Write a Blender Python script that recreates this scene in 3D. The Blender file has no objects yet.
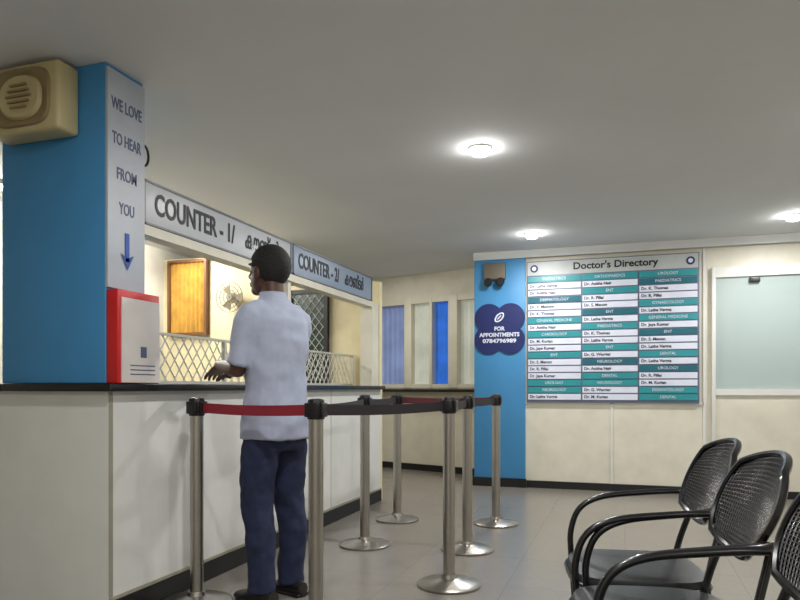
import bpy, bmesh, math, random
from mathutils import Vector, Matrix
random.seed(4)
sc=bpy.context.scene
def lin(c):
    return tuple(((v/255)/12.92 if v/255<=.04045 else ((v/255+.055)/1.055)**2.4) for v in c)+(1,)
MATS={}
def mat(name,col,rough=.6,metal=0,noise=.06,nscale=6,bump=0,bscale=40,emit=0,coat=0):
    if name in MATS: return MATS[name]
    m=bpy.data.materials.new(name); m.use_nodes=True
    nt=m.node_tree; b=nt.nodes['Principled BSDF']
    b.inputs['Roughness'].default_value=rough; b.inputs['Metallic'].default_value=metal
    c=lin(col)
    tc=nt.nodes.new('ShaderNodeTexCoord'); n=nt.nodes.new('ShaderNodeTexNoise'); n.inputs['Scale'].default_value=nscale
    n.inputs['Detail'].default_value=4
    nt.links.new(tc.outputs['Object'],n.inputs['Vector'])
    r=nt.nodes.new('ShaderNodeValToRGB')
    r.color_ramp.elements[0].position=.3; r.color_ramp.elements[1].position=.7
    r.color_ramp.elements[0].color=tuple(v*(1-noise) for v in c[:3])+(1,)
    r.color_ramp.elements[1].color=tuple(min(1,v*(1+noise)) for v in c[:3])+(1,)
    nt.links.new(n.outputs['Fac'],r.inputs['Fac']); nt.links.new(r.outputs['Color'],b.inputs['Base Color'])
    if bump:
        n2=nt.nodes.new('ShaderNodeTexNoise'); n2.inputs['Scale'].default_value=bscale
        nt.links.new(tc.outputs['Object'],n2.inputs['Vector'])
        bp=nt.nodes.new('ShaderNodeBump'); bp.inputs['Strength'].default_value=bump
        bp.inputs['Distance'].default_value=.02
        nt.links.new(n2.outputs['Fac'],bp.inputs['Height']); nt.links.new(bp.outputs['Normal'],b.inputs['Normal'])
    if emit:
        nt.links.new(r.outputs['Color'],b.inputs['Emission Color']); b.inputs['Emission Strength'].default_value=emit
    if coat: b.inputs['Coat Weight'].default_value=coat
    MATS[name]=m; return m

class MB:
    def __init__(s,name): s.name=name; s.bm=bmesh.new(); s.mats=[]
    def mi(s,m):
        if m not in s.mats: s.mats.append(m)
        return s.mats.index(m)
    def merge(s,b2,m,smooth=False,M=None):
        i=s.mi(m); vm={}
        for v in b2.verts: vm[v]=s.bm.verts.new(M@v.co if M else v.co)
        for f in b2.faces:
            try:
                nf=s.bm.faces.new([vm[v] for v in f.verts]); nf.material_index=i; nf.smooth=smooth
            except ValueError: pass
        b2.free()
    def box(s,x0,x1,y0,y1,z0,z1,m,bev=0,M=None):
        b=bmesh.new(); bmesh.ops.create_cube(b,size=1)
        for v in b.verts: v.co=Vector(((x0+x1)/2+v.co.x*(x1-x0),(y0+y1)/2+v.co.y*(y1-y0),(z0+z1)/2+v.co.z*(z1-z0)))
        if bev: bmesh.ops.bevel(b,geom=b.edges[:],offset=bev,segments=3,affect='EDGES',profile=.5)
        s.merge(b,m,False,M); return s
    def lathe(s,prof,c,m,seg=32,M=None):
        b=bmesh.new(); rings=[]
        for r,z in prof:
            rings.append([b.verts.new((c[0]+r*math.cos(2*math.pi*i/seg),c[1]+r*math.sin(2*math.pi*i/seg),c[2]+z)) for i in range(seg)])
        for a,d in zip(rings,rings[1:]):
            for i in range(seg): b.faces.new((a[i],a[(i+1)%seg],d[(i+1)%seg],d[i]))
        b.faces.new(rings[0][::-1]); b.faces.new(rings[-1])
        s.merge(b,m,True,M); return s
    def loft(s,rings,m,smooth=True,M=None):
        b=bmesh.new(); R=[[b.verts.new(p) for p in r] for r in rings]; n=len(R[0])
        for a,d in zip(R,R[1:]):
            for i in range(n): b.faces.new((a[i],a[(i+1)%n],d[(i+1)%n],d[i]))
        b.faces.new(R[0][::-1]); b.faces.new(R[-1])
        bmesh.ops.recalc_face_normals(b,faces=b.faces[:])
        s.merge(b,m,smooth,M); return s
    def tube(s,pts,rad,m,seg=10,closed=False,M=None,flat=1):
        pts=[Vector(p) for p in pts]; n=len(pts)
        if not isinstance(rad,(list,tuple)): rad=[rad]*n
        rings=[]; up=None
        for i,p in enumerate(pts):
            if closed: t=(pts[(i+1)%n]-pts[i-1])
            else: t=pts[min(i+1,n-1)]-pts[max(i-1,0)]
            t.normalize()
            if up is None:
                ref=Vector((0,0,1)) if abs(t.z)<.9 else Vector((0,1,0))
                up=(ref-t*ref.dot(t)).normalized()
            else: up=(up-t*up.dot(t)).normalized()
            sd=t.cross(up)
            rings.append([p+(up*math.cos(2*math.pi*k/seg)*flat+sd*math.sin(2*math.pi*k/seg))*rad[i] for k in range(seg)])
        if closed:
            b=bmesh.new(); R=[[b.verts.new(q) for q in r] for r in rings]
            for i in range(n):
                a,d=R[i],R[(i+1)%n]
                for k in range(seg): b.faces.new((a[k],a[(k+1)%seg],d[(k+1)%seg],d[k]))
            s.merge(b,m,True,M)
        else: s.loft(rings,m,True,M)
        return s
    def ell(s,c,r,m,M=None,sub=4):
        b=bmesh.new(); bmesh.ops.create_icosphere(b,subdivisions=sub,radius=1)
        for v in b.verts: v.co=Vector((c[0]+v.co.x*r[0],c[1]+v.co.y*r[1],c[2]+v.co.z*r[2]))
        s.merge(b,m,True,M); return s
    def text(s,t,size,M,m,width=None,align='CENTER',ext=.001,bold=0):
        cu=bpy.data.curves.new('t','FONT'); cu.body=t; cu.size=size; cu.align_x=align; cu.align_y='CENTER'; cu.extrude=ext; cu.resolution_u=3; cu.offset=bold
        o=bpy.data.objects.new('t',cu); sc.collection.objects.link(o)
        dg=bpy.context.evaluated_depsgraph_get(); me=bpy.data.meshes.new_from_object(o.evaluated_get(dg))
        b=bmesh.new(); b.from_mesh(me)
        if b.verts:
            x0=min(v.co.x for v in b.verts); x1=max(v.co.x for v in b.verts)
            if width:
                k=width/(x1-x0)
                for v in b.verts: v.co.x*=k
            s.merge(b,m,False,M)
        bpy.data.objects.remove(o); bpy.data.curves.remove(cu); bpy.data.meshes.remove(me)
        return s
    def done(s,loc=(0,0,0),rot=0,parent=None,name=None):
        me=bpy.data.meshes.new(s.name); s.bm.to_mesh(me); s.bm.free()
        for m in s.mats: me.materials.append(m)
        me.set_sharp_from_angle(angle=.75)
        o=bpy.data.objects.new(s.name,me); sc.collection.objects.link(o)
        o.location=loc; o.rotation_euler=(0,0,rot)
        if parent: o.parent=parent
        return o
def empty(name,loc,rot=0):
    o=bpy.data.objects.new(name,None); sc.collection.objects.link(o); o.location=loc; o.rotation_euler=(0,0,rot); o.empty_display_size=.1; return o
def smooth_path(P,n=8):
    P=[Vector(p) for p in P]; out=[]
    for i in range(len(P)-1):
        a=P[max(i-1,0)];b=P[i];c=P[i+1];d=P[min(i+2,len(P)-1)]
        for k in range(n):
            t=k/n
            out.append(.5*((2*b)+(c-a)*t+(2*a-5*b+4*c-d)*t*t+(3*b-a-3*c+d)*t**3))
    out.append(P[-1]); return out
def MY(x,y,z):
    return Matrix(((1,0,0,x),(0,0,-1,y),(0,1,0,z),(0,0,0,1)))
def MX(x,y,z):
    return Matrix(((0,0,1,x),(1,0,0,y),(0,1,0,z),(0,0,0,1)))

H=2.5
cream=mat('cream_laminate',(214,210,194),.45)
creamw=mat('cream_wall_paint',(214,210,197),.7)
white=mat('offwhite_laminate',(216,216,212),.4,noise=.03)
blk=mat('black_skirting',(18,18,20),.4)
blkgloss=mat('black_granite',(22,22,26),.25)
blue=mat('blue_paint',(64,136,188),.5,noise=.03)
silver=mat('silver_panel',(168,174,184),.4)
ceilm=mat('ceiling_paint',(216,218,219),.85,noise=.03,nscale=1.5)
chrome=mat('brushed_steel',(172,168,162),.3,metal=1)
navy=mat('navy_print',(22,34,92),.5)
dark=mat('black_print',(20,20,28),.5)

# ---- floor
fm=bpy.data.materials.new('floor_tile'); fm.use_nodes=True; nt=fm.node_tree; b=nt.nodes['Principled BSDF']
tc=nt.nodes.new('ShaderNodeTexCoord'); br=nt.nodes.new('ShaderNodeTexBrick'); br.offset=0
br.inputs['Scale'].default_value=1; br.inputs['Brick Width'].default_value=.6; br.inputs['Row Height'].default_value=.6
br.inputs['Mortar Size'].default_value=.002
br.inputs['Color1'].default_value=lin((136,130,122)); br.inputs['Color2'].default_value=lin((133,127,119)); br.inputs['Mortar'].default_value=lin((118,112,105))
nz=nt.nodes.new('ShaderNodeTexNoise'); nz.inputs['Scale'].default_value=30
mx=nt.nodes.new('ShaderNodeMixRGB'); mx.blend_type='MULTIPLY'; mx.inputs['Fac'].default_value=.2
nt.links.new(tc.outputs['Object'],br.inputs['Vector']); nt.links.new(tc.outputs['Object'],nz.inputs['Vector'])
nt.links.new(br.outputs['Color'],mx.inputs['Color1']); nt.links.new(nz.outputs['Color'],mx.inputs['Color2'])
nt.links.new(mx.outputs['Color'],b.inputs['Base Color']); b.inputs['Roughness'].default_value=.24
MB('floor').box(-4.7,3.3,-2.1,10,-.1,0,fm).done()
MB('ceiling').box(-4.7,3.3,-2.1,10,H,H+.1,ceilm).done()
MB('wall_left').box(-4.7,-4.6,-2.1,10,0,H,creamw).done()
MB('wall_right').box(3.2,3.3,-2.1,7.4,0,H,creamw).done()
MB('wall_front').box(-4.6,3.2,-2.1,-2,0,H,creamw).done()

# ---- back wall (faces -y at 7.26)
Y=7.26
w=MB('wall_back')
w.box(-1.0,3.2,Y,Y+.1,0,H,cream)
w.box(-1.545,-1.445,Y+.1,8.1,0,H,creamw)
w.done()
MB('pillar').box(-1.545,-1.0,Y-.04,Y+.1,0.09,H,blue,.004).done()
MB('trim_3').box(-1.55,3.2,Y-.07,Y-.041,2.42,H,ceilm).done()
MB('baseboard_back').box(-1.56,-.985,Y-.055,Y-.03,0,.09,blk).box(-.985,3.2,Y-.02,Y,0,.075,blk).done()
t=MB('trim_1')
for x in (-.126,.735): t.box(x-.012,x+.012,Y-.012,Y,.075,.9 if x<0 else H,white)
t.box(-1.0,.735,Y-.012,Y,.885,.9,white)
t.done()
frost=mat('frosted_glass',(158,172,170),.25,emit=.15,noise=.03,nscale=2)  # slight glow put into the pane; solid wall behind it
g=MB('window_1')
for a,c in ((.80,1.72),(1.76,2.68)):
    g.box(a,a+.035,Y-.05,Y,.075,2.22,white,.004).box(c-.035,c,Y-.05,Y,.075,2.22,white,.004)
    g.box(a+.035,c-.035,Y-.05,Y,2.12,2.22,white).box(a+.035,c-.035,Y-.05,Y,.98,1.04,white)
    g.box(a+.035,c-.035,Y-.02,Y,1.04,2.12,frost).box(a+.035,c-.035,Y-.03,Y,.075,.98,cream)
g.box(1.13,1.22,Y-.06,Y-.02,2.06,2.11,blk,.004)
g.done()

# ---- directory board
teal=mat('teal_strip',(36,142,150),.35); tealD=mat('dark_teal_strip',(20,96,112),.35); wstrip=mat('white_strip',(216,220,236),.35)
bb=mat('board_back',(104,112,134),.4); pale=mat('board_header',(180,184,184),.4)
d=MB('directory_board'); x0,x1,z0,z1=-.985,.69,.9,2.38
d.box(x0,x1,Y-.035,Y-.012,z0,z1,bb,.003)
d.box(x0+.01,x1-.01,Y-.038,Y-.03,z1-.15,z1-.01,pale)
d.text("Doctor's Directory",.1,MY(-.1,Y-.04,z1-.075),dark,width=.82,bold=.0025)
for cx in (x0+.08,x1-.08):
    d.lathe([(.04,0),(.04,.004)],(0,0,0),navy,24,MY(cx,Y-.04,z1-.08)); d.lathe([(.022,0),(.022,.003)],(0,0,0),wstrip,24,MY(cx,Y-.045,z1-.08))
names=['Dr. S. Menon','Dr. Anitha Nair','Dr. K. Thomas','Dr. R. Pillai','Dr. Latha Varma','Dr. P. Joseph','Dr. M. Kurian','Dr. V. Mathew','Dr. Jaya Kumar','Dr. B. Das','Dr. G. Warrier']
deps=['CARDIOLOGY','GENERAL MEDICINE','ORTHOPAEDICS','PAEDIATRICS','ENT','NEUROLOGY','DERMATOLOGY','GYNAECOLOGY','UROLOGY','DENTAL']
cw=(x1-x0-.02)/3
n=18; rh=(z1-.16-z0-.02)/n
pat=[["T","W","W","D","W","W","T","W","T","W","W","T","W","W","W","T","T","W"],["T","W","T","W","W","D","W","T","W","W","T","W","D","W","T","T","W","W"],["T","D","W","W","T","W","T","W","D","W","W","T","W","D","W","W","T","T"]]
for ci in range(3):
    cx0=x0+.01+ci*cw
    for r in range(n):
        zt=z1-.16-r*rh; k=pat[ci][r]
        m={'T':teal,'W':wstrip,'D':tealD}[k]
        d.box(cx0+.008,cx0+cw-.008,Y-.043,Y-.034,zt-rh+.009,zt-.004,m)
        if k=='W': d.text(random.choice(names),.042,MY(cx0+.025,Y-.0445,zt-rh/2+.003),dark,align='LEFT',bold=.001)
        else: d.text(random.choice(deps),.04,MY(cx0+cw/2,Y-.0445,zt-rh/2+.003),wstrip)
d.done()

# ---- appointment quatrefoil sign
a=MB('appointment_sign'); cx,cz=-1.27,1.68; yy=Y-.04
q=[]
NQ=120
for i in range(NQ):
    t=2*math.pi*i/NQ
    best=0
    for dx in (-.115,.115):
        for dz in (-.115,.115):
            b_=math.cos(t)*dx+math.sin(t)*dz; disc=b_*b_-(dx*dx+dz*dz)+.155**2
            if disc>=0: best=max(best,b_+math.sqrt(disc))
    q.append((best*math.cos(t),best*math.sin(t)))
a.loft([[(cx+x,yy,cz+z) for x,z in q],[(cx+x,yy-.014,cz+z) for x,z in q]],navy,False)
pts=[(cx+.055*math.cos(t),yy-.018,cz+.12+.03*math.sin(t)) for t in [i*math.pi/12 for i in range(24)]]
rot=Matrix.Translation((cx,yy-.018,cz+.12))@Matrix.Rotation(-.8,4,'Y')@Matrix.Translation((-cx,-(yy-.018),-(cz+.12)))
a.tube(pts,.008,wstrip,8,closed=True,M=rot)
a.box(cx-.03,cx+.03,yy-.024,yy-.014,cz+.115,cz+.127,wstrip,M=rot)
a.text("FOR",.058,MY(cx,yy-.016,cz+.0),wstrip,bold=.002); a.text("APPOINTMENTS",.058,MY(cx,yy-.016,cz-.065),wstrip,width=.43,bold=.002); a.text("0784796989",.058,MY(cx,yy-.016,cz-.13),wstrip,width=.36,bold=.002)
a.done()
s=MB('wall_fixture'); gry=mat('grey_plastic',(104,96,82),.5)  # rough stand-in for the small fixture above the sign; not a lamp
s.box(-1.43,-1.2,Y-.10,Y-.04,2.2,2.38,gry,.015)
for x in (-1.38,-1.25): s.lathe([(.042,0),(.046,.02),(.036,.035)],(0,0,0),blk,24,MY(x,Y-.10,2.17))
s.done()

# ---- alcove partition
A=Vector((-1.5,8.0)); B=Vector((-4.6,9.0)); L=(B-A).length; ang=math.atan2(B.y-A.y,B.x-A.x)
glassc=mat('tinted_window_glass',(120,140,160),.08,noise=.02)
gb=glassc.node_tree.nodes['Principled BSDF']; gb.inputs['Transmission Weight'].default_value=.85; gb.inputs['IOR'].default_value=1.3
daylight=mat('pale_curtain',(190,194,184),.8,emit=.3,noise=.15,nscale=3)  # emission stands in for daylight coming through the window
purp=mat('bluish_curtain',(120,136,180),.8,emit=.3,noise=.25,nscale=2)  # backlight put into the cloth as emission
bluep=mat('blue_curtain',(44,106,206),.8,emit=.4,noise=.2,nscale=5)  # glows by itself in place of daylight behind it
p=MB('wall_alcove')
p.box(0,L,-.1,0,0,1.05,cream); p.box(0,L,-.1,0,2.2,H,creamw)
p.done((A.x,A.y,0),ang)
q=MB('window_2')
cells=[(0,.06,None),(.06,.47,daylight),(.47,.60,None),(.60,.84,bluep),(.84,.88,None),(.88,1.16,daylight),(1.16,1.27,None),(1.27,1.75,purp),(1.75,1.83,None),(1.83,2.4,daylight),(2.4,2.5,None),(2.5,L,purp)]
for a_,b_,m_ in cells:
    if m_ is None: q.box(a_,b_,-.09,.02,1.05,2.2,cream,.004)
    else:
        q.box(a_,b_,-.09,.01,1.05,1.10,cream); q.box(a_,b_,-.09,.01,2.13,2.2,cream)
        nn=int((b_-a_)/.012)
        fr=[(a_+(b_-a_)*i/nn,-.075+.010*math.sin(i*.9),0) for i in range(nn+1)]
        bk=[(a_+(b_-a_)*i/nn,-.095,0) for i in range(nn,-1,-1)]
        q.loft([[(x,y,z) for x,y,_ in fr+bk] for z in (1.10,2.13)],m_,True)
q.box(0,L,0.02,.16,1.0,1.035,blkgloss)
q.done((A.x,A.y,0),ang)
MB('baseboard_alcove').box(0,L,0,.015,0,.08,blk).done((A.x,A.y,0),ang)

# ---- reception counter
FX=-2.17
es=mat('edge_strip',(150,145,130),.5)
c=MB('reception_counter')
c.box(-2.7,FX,2.45,5.98,0,1.035,white); c.box(-4.55,-2.7,2.45,2.95,0,1.035,white)
c.box(FX,FX+.004,2.452,2.475,0.0,1.03,es)
for y in (3.65,4.85): c.box(FX,FX+.002,y-.003,y+.003,.11,1.03,es)
c.box(FX,FX+.01,2.455,5.98,0,.1,blk); c.box(FX,FX+.012,2.455,5.98,.105,.118,es)
c.box(-2.75,FX+.05,2.41,5.98,1.035,1.07,blkgloss,.006); c.box(-4.55,-2.75,2.41,3.0,1.035,1.07,blkgloss,.006)
c.done()
MB('pillar').box(-2.79,-2.19,2.455,2.70,1.071,H,blue,.005).done()
f=MB('feedback_sign'); f.box(-2.19,-2.178,2.456,2.70,1.5,H-.02,silver)
txtm=mat('grey_blue_print',(74,86,118),.5)
for i,(tx,wd) in enumerate((("WE LOVE",.2),("TO HEAR",.19),("FROM",.13),("YOU",.1))):
    f.text(tx,.075,MX(-2.177,2.578,2.33-.155*i),txtm,width=wd,bold=.001)
am=mat('arrow_blue',(20,70,160),.5)
f.box(-2.178,-2.174,2.565,2.591,1.63,1.76,am)
b2=bmesh.new(); vs=[b2.verts.new(p) for p in ((-2.174,2.535,1.665),(-2.174,2.578,1.59),(-2.174,2.621,1.665),(-2.174,2.578,1.645))]; b2.faces.new(vs); f.merge(b2,am)
f.done()
red=mat('red_acrylic',(190,30,34),.35)
s=MB('suggestion_box'); s.box(-2.188,-2.125,2.458,2.74,1.071,1.49,red,.004)
s.box(-2.125,-2.119,2.478,2.735,1.075,1.455,mat('white_acrylic',(205,200,196),.4))
for z in (1.15,1.13,1.11): s.box(-2.119,-2.118,2.53,2.7,z,z+.005,txtm)
s.box(-2.119,-2.1175,2.6,2.64,1.19,1.24,txtm)
s.done()
beige=mat('beige_plastic',(190,176,132),.5)
beige2=mat('beige_plastic_dark',(140,124,86),.6)
s=MB('wall_speaker'); sx0,sx1,sz0,sz1=-2.74,-2.33,2.18,2.485
s.box(sx0,sx1,2.33,2.455,sz0,sz1,beige,.02); cx=(sx0+sx1)/2; cz=(sz0+sz1)/2
def sq(cx,y,cz,hw,hh,e=4,n=32):
    out=[]
    for i in range(n):
        t=2*math.pi*i/n; ct,st=math.cos(t),math.sin(t)
        out.append((cx+hw*abs(ct)**(2/e)*(1 if ct>0 else -1),y,cz+hh*abs(st)**(2/e)*(1 if st>0 else -1)))
    return out
s.loft([sq(cx,2.335,cz,.165,.13),sq(cx,2.315,cz,.16,.125),sq(cx,2.315,cz,.145,.112),sq(cx,2.328,cz,.13,.102,3)],beige2)
s.loft([sq(cx,2.33,cz,.12,.098,2.5),sq(cx,2.312,cz,.11,.09,2.2),sq(cx,2.318,cz,.05,.05,2)],beige)
for i in range(5): s.box(cx-.07+abs(i-2)*.012,cx+.07-abs(i-2)*.012,2.306,2.316,cz-.05+i*.024,cz-.042+i*.024,beige2)
s.done()
MB('cable_loop').tube([(-2.2+.0,2.72+.035*math.sin(t),2.17+.05*math.cos(t)) for t in [i*math.pi/10 for i in range(20)]],.006,blk,8,closed=True).done()

# ---- counter signs
sg=mat('sign_face',(186,190,196),.35,noise=.03); sg2=mat('sign_face_blue',(144,160,182),.35,noise=.03); alu=mat('sign_frame',(110,112,118),.4)
def csign(y0,y1,txt,mal,m):
    s=MB('counter_sign'); s.box(-2.24,-2.19,y0,y1,1.84,2.055,m,.004)
    for z in (1.84,2.045): s.box(-2.19,-2.184,y0,y1,z,z+.01,alu)
    for y in (y0,y1-.012): s.box(-2.19,-2.184,y,y+.012,1.84,2.055,alu)
    s.text(txt,.15,MX(-2.187,y0+.44,1.948),dark,width=.72,bold=.003)
    s.text(mal,.145,MX(-2.187,y0+1.13,1.948),dark,width=.42,bold=.002)
    return s.done()
csign(2.705,4.225,"COUNTER - 1/","കൗണ്ടർ",sg)
csign(4.25,5.80,"COUNTER - 2/","കൗണ്ടർ",sg2)
MB('trim_2').box(-2.28,-2.19,2.705,5.98,1.79,1.838,cream).box(-2.26,-2.21,4.215,4.26,1.07,1.79,cream).box(-2.3,-2.19,5.80,5.98,1.07,1.79,cream).done()
s=MB('counter_grille'); gm=mat('white_metal',(190,188,180),.4)
gx=-2.45; y0,y1,za,zb=2.76,5.96,1.07,1.36
s.box(gx-.01,gx+.01,y0,y1,za,za+.02,gm).box(gx-.01,gx+.01,y0,y1,zb-.015,zb,gm)
hh=zb-za; stp=.085
y=y0
while y<y1:
    for sgn in (1,-1):
        ya,yb=(y,y+hh*.75) if sgn>0 else (y+hh*.75,y)
        if max(ya,yb)<=y1: s.tube([(gx+.003*sgn,ya,za+.01),(gx+.003*sgn,yb,zb-.01)],.004,gm,6)
    y+=stp
for yy in (y0,3.8,4.9,y1): s.box(gx-.012,gx+.012,yy-.012,yy+.012,za,zb,gm)
s.done()

# ---- interior end wall of counter room
inw=mat('interior_cream',(220,208,170),.7)
w=MB('wall_counter_room'); w.box(-4.6,-3.2,6.0,6.08,0,2.39,inw); w.box(-3.2,-2.19,6.0,6.08,0,2.05,inw); w.done()
brown=mat('amber_curtain',(186,142,58),.8,noise=.2,nscale=12); brownd=mat('dark_wood',(104,66,32),.5)
s=MB('window_4'); a0,a1,c0,c1=-4.48,-4.07,1.62,2.34
s.box(a0-.03,a0,5.94,5.998,c0-.03,c1+.03,brownd).box(a1,a1+.03,5.94,5.998,c0-.03,c1+.03,brownd).box(a0,a1,5.94,5.998,c1,c1+.03,brownd).box(a0,a1,5.94,5.998,c0-.03,c0,brownd)
NN=60
rg=[]
for z in (c0,c1):
    rg.append([(a0+(a1-a0)*i/NN,5.965+.016*math.sin(i*.8),z) for i in range(NN+1)]+[(a0+(a1-a0)*i/NN,5.99,z) for i in range(NN,-1,-1)])
s.loft(rg,brown,True); s.done()
s=MB('wall_fan'); fy=5.86; fx,fz=-3.72,1.95
for r in (.15,.11,.07,.03): s.tube([(fx+r*math.cos(t),fy,fz+r*math.sin(t)) for t in [i*math.pi/16 for i in range(32)]],.004,alu,6,closed=True)
for i in range(12):
    t=i*math.pi/6; s.tube([(fx,fy,fz),(fx+.15*math.cos(t),fy,fz+.15*math.sin(t))],.0025,alu,5)
for i in range(3):
    t=i*2.094; s.loft([[(fx+r*math.cos(t+o),fy+.03+dz,fz+r*math.sin(t+o)) for o,dz in ((-.4,0),(.4,.015),(.4,.02),(-.4,.005))] for r in (.03,.08,.13)],beige2)
s.lathe([(.04,0),(.05,.03),(.05,.09),(.03,.14)],(0,0,0),beige,20,Matrix.Translation((fx,6.0,fz))@Matrix.Rotation(math.pi/2,4,'X')); s.done()
green=mat('dark_green_view',(20,52,44),.3,emit=.12,noise=.5,nscale=14)  # faint window glow put into the green panel as emission
s=MB('window_3'); wx0,wx1,wz0,wz1=-3.1,-2.72,1.1,1.98
s.box(wx0,wx1,5.97,5.998,wz0,wz1,green)
for x in (wx0,wx1): s.box(x-.02,x+.02,5.95,5.998,wz0-.02,wz1+.02,blk)
for z in (wz0,wz1): s.box(wx0,wx1,5.95,5.998,z-.02,z+.02,blk)
for i in range(-10,8):
    for sg_ in (1,-1):
        xa=wx0+i*.08; pts=[]
        for j in range(41):
            z=wz0+(wz1-wz0)*j/40; x=xa+(z-wz0)*.8 if sg_>0 else wx1-(i*.08)-(z-wz0)*.8
            if wx0<=x<=wx1: pts.append((x,5.962,z))
        if len(pts)>1: s.tube([pts[0],pts[-1]],.004,gm,5)
s.done()
MB('wall_notice').box(-3.5,-3.25,5.985,5.998,1.62,1.85,mat('paper',(225,222,210),.7),.002).box(-3.47,-3.28,5.98,5.986,1.79,1.82,navy).done()

# ---- downlights
em=bpy.data.materials.new('lamp_glow'); em.use_nodes=True; e=em.node_tree.nodes['Principled BSDF']
e.inputs['Emission Color'].default_value=(1,.99,.96,1); e.inputs['Emission Strength'].default_value=60
for x in (-.83,1.34):
    for y in (-.75,1.65,4.05,6.45):
        s=MB('ceiling_downlight'); s.lathe([(.07,0),(.07,-.008),(.062,-.012),(.056,-.004)],(0,0,0),white,32)
        s.lathe([(.056,-.006),(.055,-.025),(.045,-.042),(.015,-.05)],(0,0,0),em,32)
        s.done((x,y,H))
        l=bpy.data.lights.new('downlight_lamp','AREA'); l.shape='DISK'; l.size=.12; l.energy=24; l.color=(1,.99,.965)
        o=bpy.data.objects.new('downlight_lamp',l); sc.collection.objects.link(o); o.location=(x,y,H-.055)
        l=bpy.data.lights.new('downlight_spill','POINT'); l.shadow_soft_size=.04; l.energy=.8; l.color=(1,.99,.97)  # extra point light added to brighten the ceiling around each fitting
        o=bpy.data.objects.new('downlight_spill',l); sc.collection.objects.link(o); o.location=(x,y,H-.12)
for i,y in enumerate((3.7,5.2)):
    s=MB('tube_light'); s.box(-.03,.03,-.6,.6,-.03,0,white,.004); s.tube([(0,-.57,-.045),(0,.57,-.045)],.014,em,12); s.done((-4.15,y,H))
    l=bpy.data.lights.new('tube_lamp','AREA'); l.shape='RECTANGLE'; l.size=.05; l.size_y=1.15; l.energy=25; l.color=(1,.97,.89)
    o=bpy.data.objects.new('tube_lamp',l); sc.collection.objects.link(o); o.location=(-4.15,y,H-.07); o.rotation_euler=(0,math.radians(-20),0)
l=bpy.data.lights.new('alcove_lamp','AREA'); l.size=.3; l.energy=18; l.color=(1,.97,.88)
o=bpy.data.objects.new('alcove_lamp',l); sc.collection.objects.link(o); o.location=(-2.9,7.3,H-.02)

# ---- stanchions
beltr=mat('belt_red',(130,24,42),.7); beltd=mat('belt_dark_red',(78,22,32),.7); beltb=mat('belt_black',(34,24,30),.7); headm=mat('black_plastic',(20,18,20),.35)
P=[(-1.985,2.84),(-1.27,2.68),(-.89,3.52),(-1.65,4.24),(-1.72,5.13),(-.97,4.32),(-.945,5.215)]
con={0:[(1,beltr)],1:[(2,beltb),(3,beltb)],3:[(4,beltb)],2:[(5,beltb)],5:[(6,beltb)],4:[(6,beltd)]}
for i,(x,y) in enumerate(P):
    s=MB('queue_stanchion')
    s.lathe([(.165,0),(.17,.004),(.17,.012),(.15,.022),(.07,.034),(.045,.042),(.04,.06)],(0,0,0),chrome,48)
    s.lathe([(.032,.03),(.032,.925)],(0,0,0),chrome,32)
    s.lathe([(.036,.915),(.038,.92),(.038,.985),(.034,1.0),(.02,1.004)],(0,0,0),headm,32)
    for k in range(4):
        t=k*math.pi/2; s.box(.03,.044,-.026,.026,.925,.985,headm,.003,M=Matrix.Rotation(t,4,'Z'))
    for j,m in con.get(i,[]):
        v=Vector((P[j][0]-x,P[j][1]-y,0)); Ld=v.length; R=Matrix.Rotation(math.atan2(v.y,v.x),4,'Z')
        rings=[]
        for k in range(13):
            t=.036+(Ld-.072)*k/12; sag=-.008*math.sin(math.pi*k/12)
            rings.append([(t,-.0015,.93+sag),(t,.0015,.93+sag),(t,.0015,.978+sag),(t,-.0015,.978+sag)])
        s.loft(rings,m,False,M=R)
    s.done((x,y,0))

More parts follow.
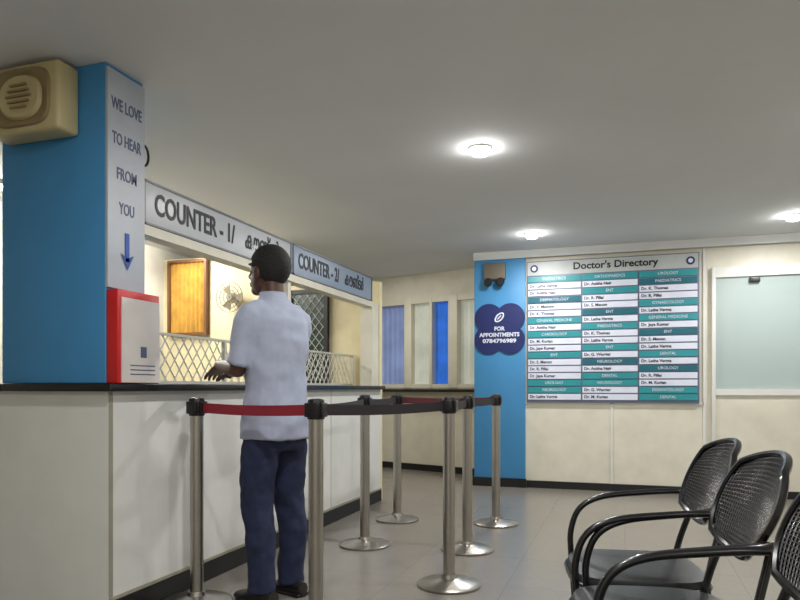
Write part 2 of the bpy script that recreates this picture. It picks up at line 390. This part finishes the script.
# ---- chairs (local facing +Y)
cb=mat('chair_black_enamel',(12,12,16),.25,coat=.3); vin=mat('black_vinyl',(18,19,24),.45,bump=.1,bscale=200)
def chair(x,y,rot):
    E=empty('waiting_chair',(x,y,0),rot)
    s=MB('seat')
    def se(z,hw,hd): 
        out=[]
        for i in range(40):
            t=2*math.pi*i/40; ct,st=math.cos(t),math.sin(t)
            out.append((hw*abs(ct)**.5*(1 if ct>0 else -1),.0+hd*abs(st)**.55*(1 if st>0 else -1),z))
        return out
    s.loft([se(.385,.2,.2),se(.39,.215,.215),se(.41,.222,.222),se(.43,.215,.215),se(.438,.19,.19),se(.435,.08,.08)],vin)
    s.tube([Vector(p) for p in se(.4,.224,.224)],.008,cb,8,closed=True)
    s.done(parent=E)
    s=MB('frame')
    for sx in (-1,1):
        s.tube(smooth_path([(sx*.235,.165,0),(sx*.235,.175,.2),(sx*.235,.19,.40),(sx*.237,.19,.5),(sx*.24,.155,.585),(sx*.24,.07,.63),(sx*.235,-.08,.65),(sx*.225,-.2,.66),(sx*.195,-.255,.665)],6),.0115,cb,10)
        s.tube(smooth_path([(sx*.2,-.27,0),(sx*.195,-.22,.2),(sx*.19,-.19,.40),(sx*.19,-.2,.48),(sx*.17,-.235,.6),(sx*.165,-.25,.66)],6),.0115,cb,10)
        s.tube([(sx*.228,.175,.385),(sx*.2,0,.38),(sx*.19,-.19,.385)],.01,cb,10)
        s.lathe([(.016,0),(.016,.015)],(sx*.235,.165,0),headm,12); s.lathe([(.016,0),(.016,.015)],(sx*.2,-.27,0),headm,12)
    s.tube([(-.235,.18,.375),(.235,.18,.375)],.01,cb,10); s.tube([(-.19,-.19,.38),(.19,-.19,.38)],.01,cb,10)
    s.done(parent=E)
    def bp(u,v):
        px=.205*u*math.sqrt(1-.45*v*v); pz=.138*v*math.sqrt(1-.45*u*u)
        return Vector((px,-.275-pz*.42+.035*u*u,.73+pz))
    s=MB('backrest'); b=bmesh.new(); NU,NV=34,22
    G=[[b.verts.new(bp(-1+2*i/NU,-1+2*j/NV)) for i in range(NU+1)] for j in range(NV+1)]
    for j in range(NV):
        for i in range(NU): b.faces.new((G[j][i],G[j][i+1],G[j+1][i+1],G[j+1][i]))
    s.merge(b,cb,True); o=s.done(parent=E)
    wm=o.modifiers.new('w','WIREFRAME'); wm.thickness=.0108; wm.use_even_offset=False
    s=MB('backrest_rim'); per=[bp(-1+2*i/16,-1) for i in range(16)]+[bp(1,-1+2*i/12) for i in range(12)]+[bp(1-2*i/16,1) for i in range(16)]+[bp(-1,1-2*i/12) for i in range(12)]
    s.tube(per,.011,cb,8,closed=True); s.done(parent=E)
yaw=math.pi/2+math.radians(10)
def cplace(bx,by):
    f=Vector((-math.sin(yaw),math.cos(yaw))); return bx+f.x*.275,by+f.y*.275
for bx,by in ((.30,2.57),(.35,2.09),(.43,1.61)):
    x,y=cplace(bx,by); chair(x,y,yaw)

# ---- man
skin=mat('skin_brown',(80,52,40),.5,noise=.08); hair=mat('black_hair',(14,12,13),.75,bump=.4,bscale=150)
shirt=mat('shirt_pale_blue',(160,167,188),.85,noise=.05,nscale=30,bump=.12,bscale=9); jean=mat('denim_navy',(28,36,66),.85,noise=.2,nscale=20,bump=.2,bscale=16)
shoem=mat('shoe_black',(22,20,20),.4)
MAN=empty('man',(-1.655,3.03,0),math.radians(72))
def ring(c,rx,ry,n=28,e=2.3):
    out=[]
    for i in range(n):
        t=2*math.pi*i/n; ct,st=math.cos(t),math.sin(t)
        out.append((c[0]+rx*abs(ct)**(2/e)*(1 if ct>0 else -1),c[1]+ry*abs(st)**(2/e)*(1 if st>0 else -1),c[2]))
    return out
def remesh(o,vs,sm=3):
    r=o.modifiers.new('r','REMESH'); r.mode='VOXEL'; r.voxel_size=vs; r.use_smooth_shade=True
    k=o.modifiers.new('s','SMOOTH'); k.factor=.5; k.iterations=sm
SHL,ELL,WRL=(-.172,.0,1.40),(-.195,.06,1.14),(-.11,.29,1.165)
SHR,ELR,WRR=(.172,.0,1.40),(.225,.11,1.15),(.08,.325,1.165)
def lerp(a,b,t): return tuple(a[i]+(b[i]-a[i])*t for i in range(3))
s=MB('shirt')
s.loft([ring((0,0,.80),.188,.148),ring((0,0,.84),.186,.145),ring((0,0,.95),.176,.132),ring((0,-.002,1.05),.167,.121),ring((0,.0,1.17),.17,.122),ring((0,.0,1.29),.182,.127),ring((0,.002,1.38),.184,.118),ring((0,.005,1.435),.16,.1),ring((0,.01,1.468),.112,.08),ring((0,.016,1.497),.07,.066),ring((0,.02,1.515),.06,.06)],shirt)
for S,E_ in ((SHL,ELL),(SHR,ELR)):
    s.tube([(S[0]*.3,S[1]+.008,1.435),(S[0]*.75,S[1],1.422),S,lerp(S,E_,.15),lerp(S,E_,.45),lerp(S,E_,.8),lerp(S,E_,.92)],[.05,.052,.06,.065,.061,.058,.06],shirt,20)
o=s.done(parent=MAN); remesh(o,.009,7)
tex=bpy.data.textures.new('folds','CLOUDS'); tex.noise_scale=.13; tex.noise_depth=1
dm=o.modifiers.new('d','DISPLACE'); dm.texture=tex; dm.strength=.026; dm.mid_level=.5; dm.texture_coords='LOCAL'
s=MB('shirt_collar')
s.loft([ring((0,.014,1.485),.07,.068,36),ring((0,.022,1.525),.063,.064,36),ring((0,.022,1.527),.059,.06,36),ring((0,.02,1.5),.059,.06,36)],shirt)
s.done(parent=MAN)
s=MB('jeans')
s.loft([ring((0,0,.74),.15,.1),ring((0,0,.8),.162,.114),ring((0,0,.88),.155,.108),ring((0,0,.95),.145,.1)],jean)
for sx,ky,ay in ((-1,.03,-.01),(1,.01,.0)):
    s.tube([(sx*.082,0,.86),(sx*.09,.005,.76),(sx*.096,ky,.6),(sx*.098,ky,.48),(sx*.102,ky-.03,.34),(sx*.102,ay,.14),(sx*.102,ay,.055)],[.087,.095,.087,.077,.074,.066,.069],jean,24)
o=s.done(parent=MAN); remesh(o,.009,4)
tx2=bpy.data.textures.new('denim_folds','CLOUDS'); tx2.noise_scale=.07; tx2.noise_depth=1
dm=o.modifiers.new('d','DISPLACE'); dm.texture=tx2; dm.strength=.014; dm.texture_coords='LOCAL'
s=MB('shoes')
for sx in (-1,1):
    rr=[]
    for y,hw,h in ((-.1,.02,.03),(-.09,.034,.07),(-.04,.04,.085),(.03,.042,.075),(.08,.047,.055),(.13,.045,.045),(.165,.03,.035),(.175,.012,.02)):
        rr.append([(sx*.1+hw*math.cos(t),y,max(.0,h*.5+h*.5*math.sin(t)*1.0) ) for t in [2*math.pi*i/20 for i in range(20)]])
    s.loft(rr,shoem); s.box(sx*.1-.042,sx*.1+.042,-.095,.14,0,.018,shoem,.008)
s.done(parent=MAN)
HC=Vector((0,.058,1.635)); HM=Matrix.Translation(HC)@Matrix.Rotation(math.radians(4),4,'Z')@Matrix.Rotation(math.radians(5),4,'X')@Matrix.Scale(1.1,4)
s=MB('body')
s.loft([ring((0,0,.9),.12,.08),ring((0,-.005,1.15),.13,.085),ring((0,0,1.36),.14,.085),ring((0,.005,1.42),.12,.07),ring((0,.012,1.47),.062,.056),ring((0,.025,1.53),.053,.055),ring((0,.035,1.6),.056,.06)],skin)
for S,E_,W in ((SHL,ELL,WRL),(SHR,ELR,WRR)):
    s.tube([S,lerp(S,E_,.5),lerp(S,E_,.92),E_,lerp(E_,W,.2),lerp(E_,W,.6),lerp(E_,W,1.0),lerp(E_,W,1.12)],[.04,.043,.042,.041,.042,.035,.028,.026],skin,18)
s.ell((0,-.01,.025),(.073,.094,.088),skin,HM)
s.ell((0,.012,-.035),(.06,.075,.078),skin,HM)
s.ell((0,.06,-.085),(.028,.028,.024),skin,HM)
s.tube([(0,.08,.02),(0,.098,-.005),(0,.108,-.028)],[.008,.011,.014],skin,12,M=HM)
s.ell((-.013,.092,-.03),(.01,.012,.008),skin,HM,3); s.ell((.013,.092,-.03),(.01,.012,.008),skin,HM,3)
s.ell((0,.087,-.055),(.024,.012,.007),skin,HM,3); s.ell((0,.085,-.066),(.022,.012,.008),skin,HM,3)
for sx in (-1,1):
    s.ell((sx*.028,.077,.03),(.022,.012,.007),skin,HM,3)
    s.ell((sx*.078,-.005,-.012),(.009,.02,.032),skin,HM,3)
o=s.done(parent=MAN); remesh(o,.005,2)
s=MB('eyes')
for sx in (-1,1):
    s.ell((sx*.03,.075,.006),(.013,.009,.007),mat('eye_white',(210,205,195),.3),HM,3); s.ell((sx*.03,.082,.006),(.006,.004,.006),blk,HM,3)
    s.ell((sx*.029,.083,.031),(.016,.006,.003),hair,HM,3)
s.done(parent=MAN)
s=MB('hair'); b=bmesh.new(); bmesh.ops.create_icosphere(b,subdivisions=6,radius=1)
for v in b.verts:
    v.co=Vector((v.co.x*.081,-.014+v.co.y*.1,.026+v.co.z*.098))
kill=[]
for v in b.verts:
    x,y,z=v.co
    if y<-.035: lim=-.066+.012*abs(x)/.08
    elif y<.0: lim=-.054+(y+.035)*1.9
    elif y<.035: lim=.012
    else: lim=.035+(y-.035)*.8
    if z<lim: kill.append(v)
bmesh.ops.delete(b,geom=kill,context='VERTS'); s.merge(b,hair,True,HM); o=s.done(parent=MAN)
so=o.modifiers.new('so','SOLIDIFY'); so.thickness=.016; so.offset=-.6
remesh(o,.004,5)
def hand(W,E_,side,nm):
    d=(Vector(W)-Vector(E_)).normalized(); d.z-=.55; d.normalize()
    up=Vector((0,0,1)); sd=d.cross(up).normalized(); up=sd.cross(d)
    M=Matrix((( sd.x,d.x,up.x,W[0]),(sd.y,d.y,up.y,W[1]),(sd.z,d.z,up.z,W[2]),(0,0,0,1)))
    s=MB(nm)
    def rr(y,hw,hh,z=0): return [(hw*math.cos(2*math.pi*i/20),y,z+hh*math.sin(2*math.pi*i/20)) for i in range(20)]
    s.loft([rr(-.02,.026,.022),rr(.01,.028,.02),rr(.04,.038,.017),rr(.075,.042,.015),rr(.095,.04,.013)],skin)
    for k,(fx,fl) in enumerate(((-.031,.062),(-.0105,.072),(.0105,.068),(.031,.052))):
        s.tube([(fx*.9,.075,0),(fx,.095,.003),(fx*1.1,.095+fl*.45,.004),(fx*1.12,.095+fl*.8,.004),(fx*1.1,.095+fl*1.05,-.004)],[.0095,.0095,.0088,.008,.0065],skin,12)
    tx=side
    s.tube([(tx*.022,.015,-.004),(tx*.045,.04,-.01),(tx*.06,.068,-.018),(tx*.06,.09,-.026)],[.014,.012,.0105,.008],skin,12)
    o=MB.done(s,parent=MAN); 
    o.data.transform(M)
    remesh(o,.0035,1)
hand(WRL,ELL,1,'hand_left'); hand(WRR,ELR,-1,'hand_right')

# ---- world, camera
wd=bpy.data.worlds.new('w'); sc.world=wd; wd.use_nodes=True; wd.node_tree.nodes['Background'].inputs[0].default_value=(.5,.55,.6,1); wd.node_tree.nodes['Background'].inputs[1].default_value=.3
sc.view_settings.view_transform='Standard'
cam=bpy.data.cameras.new('camera'); co=bpy.data.objects.new('camera',cam); sc.collection.objects.link(co); sc.camera=co
cam.sensor_width=36; cam.lens=680/800*36; cam.shift_y=88/800; cam.clip_start=.05
co.location=(0,0,1.05); co.rotation_euler=(math.pi/2,0,math.atan(225/680))
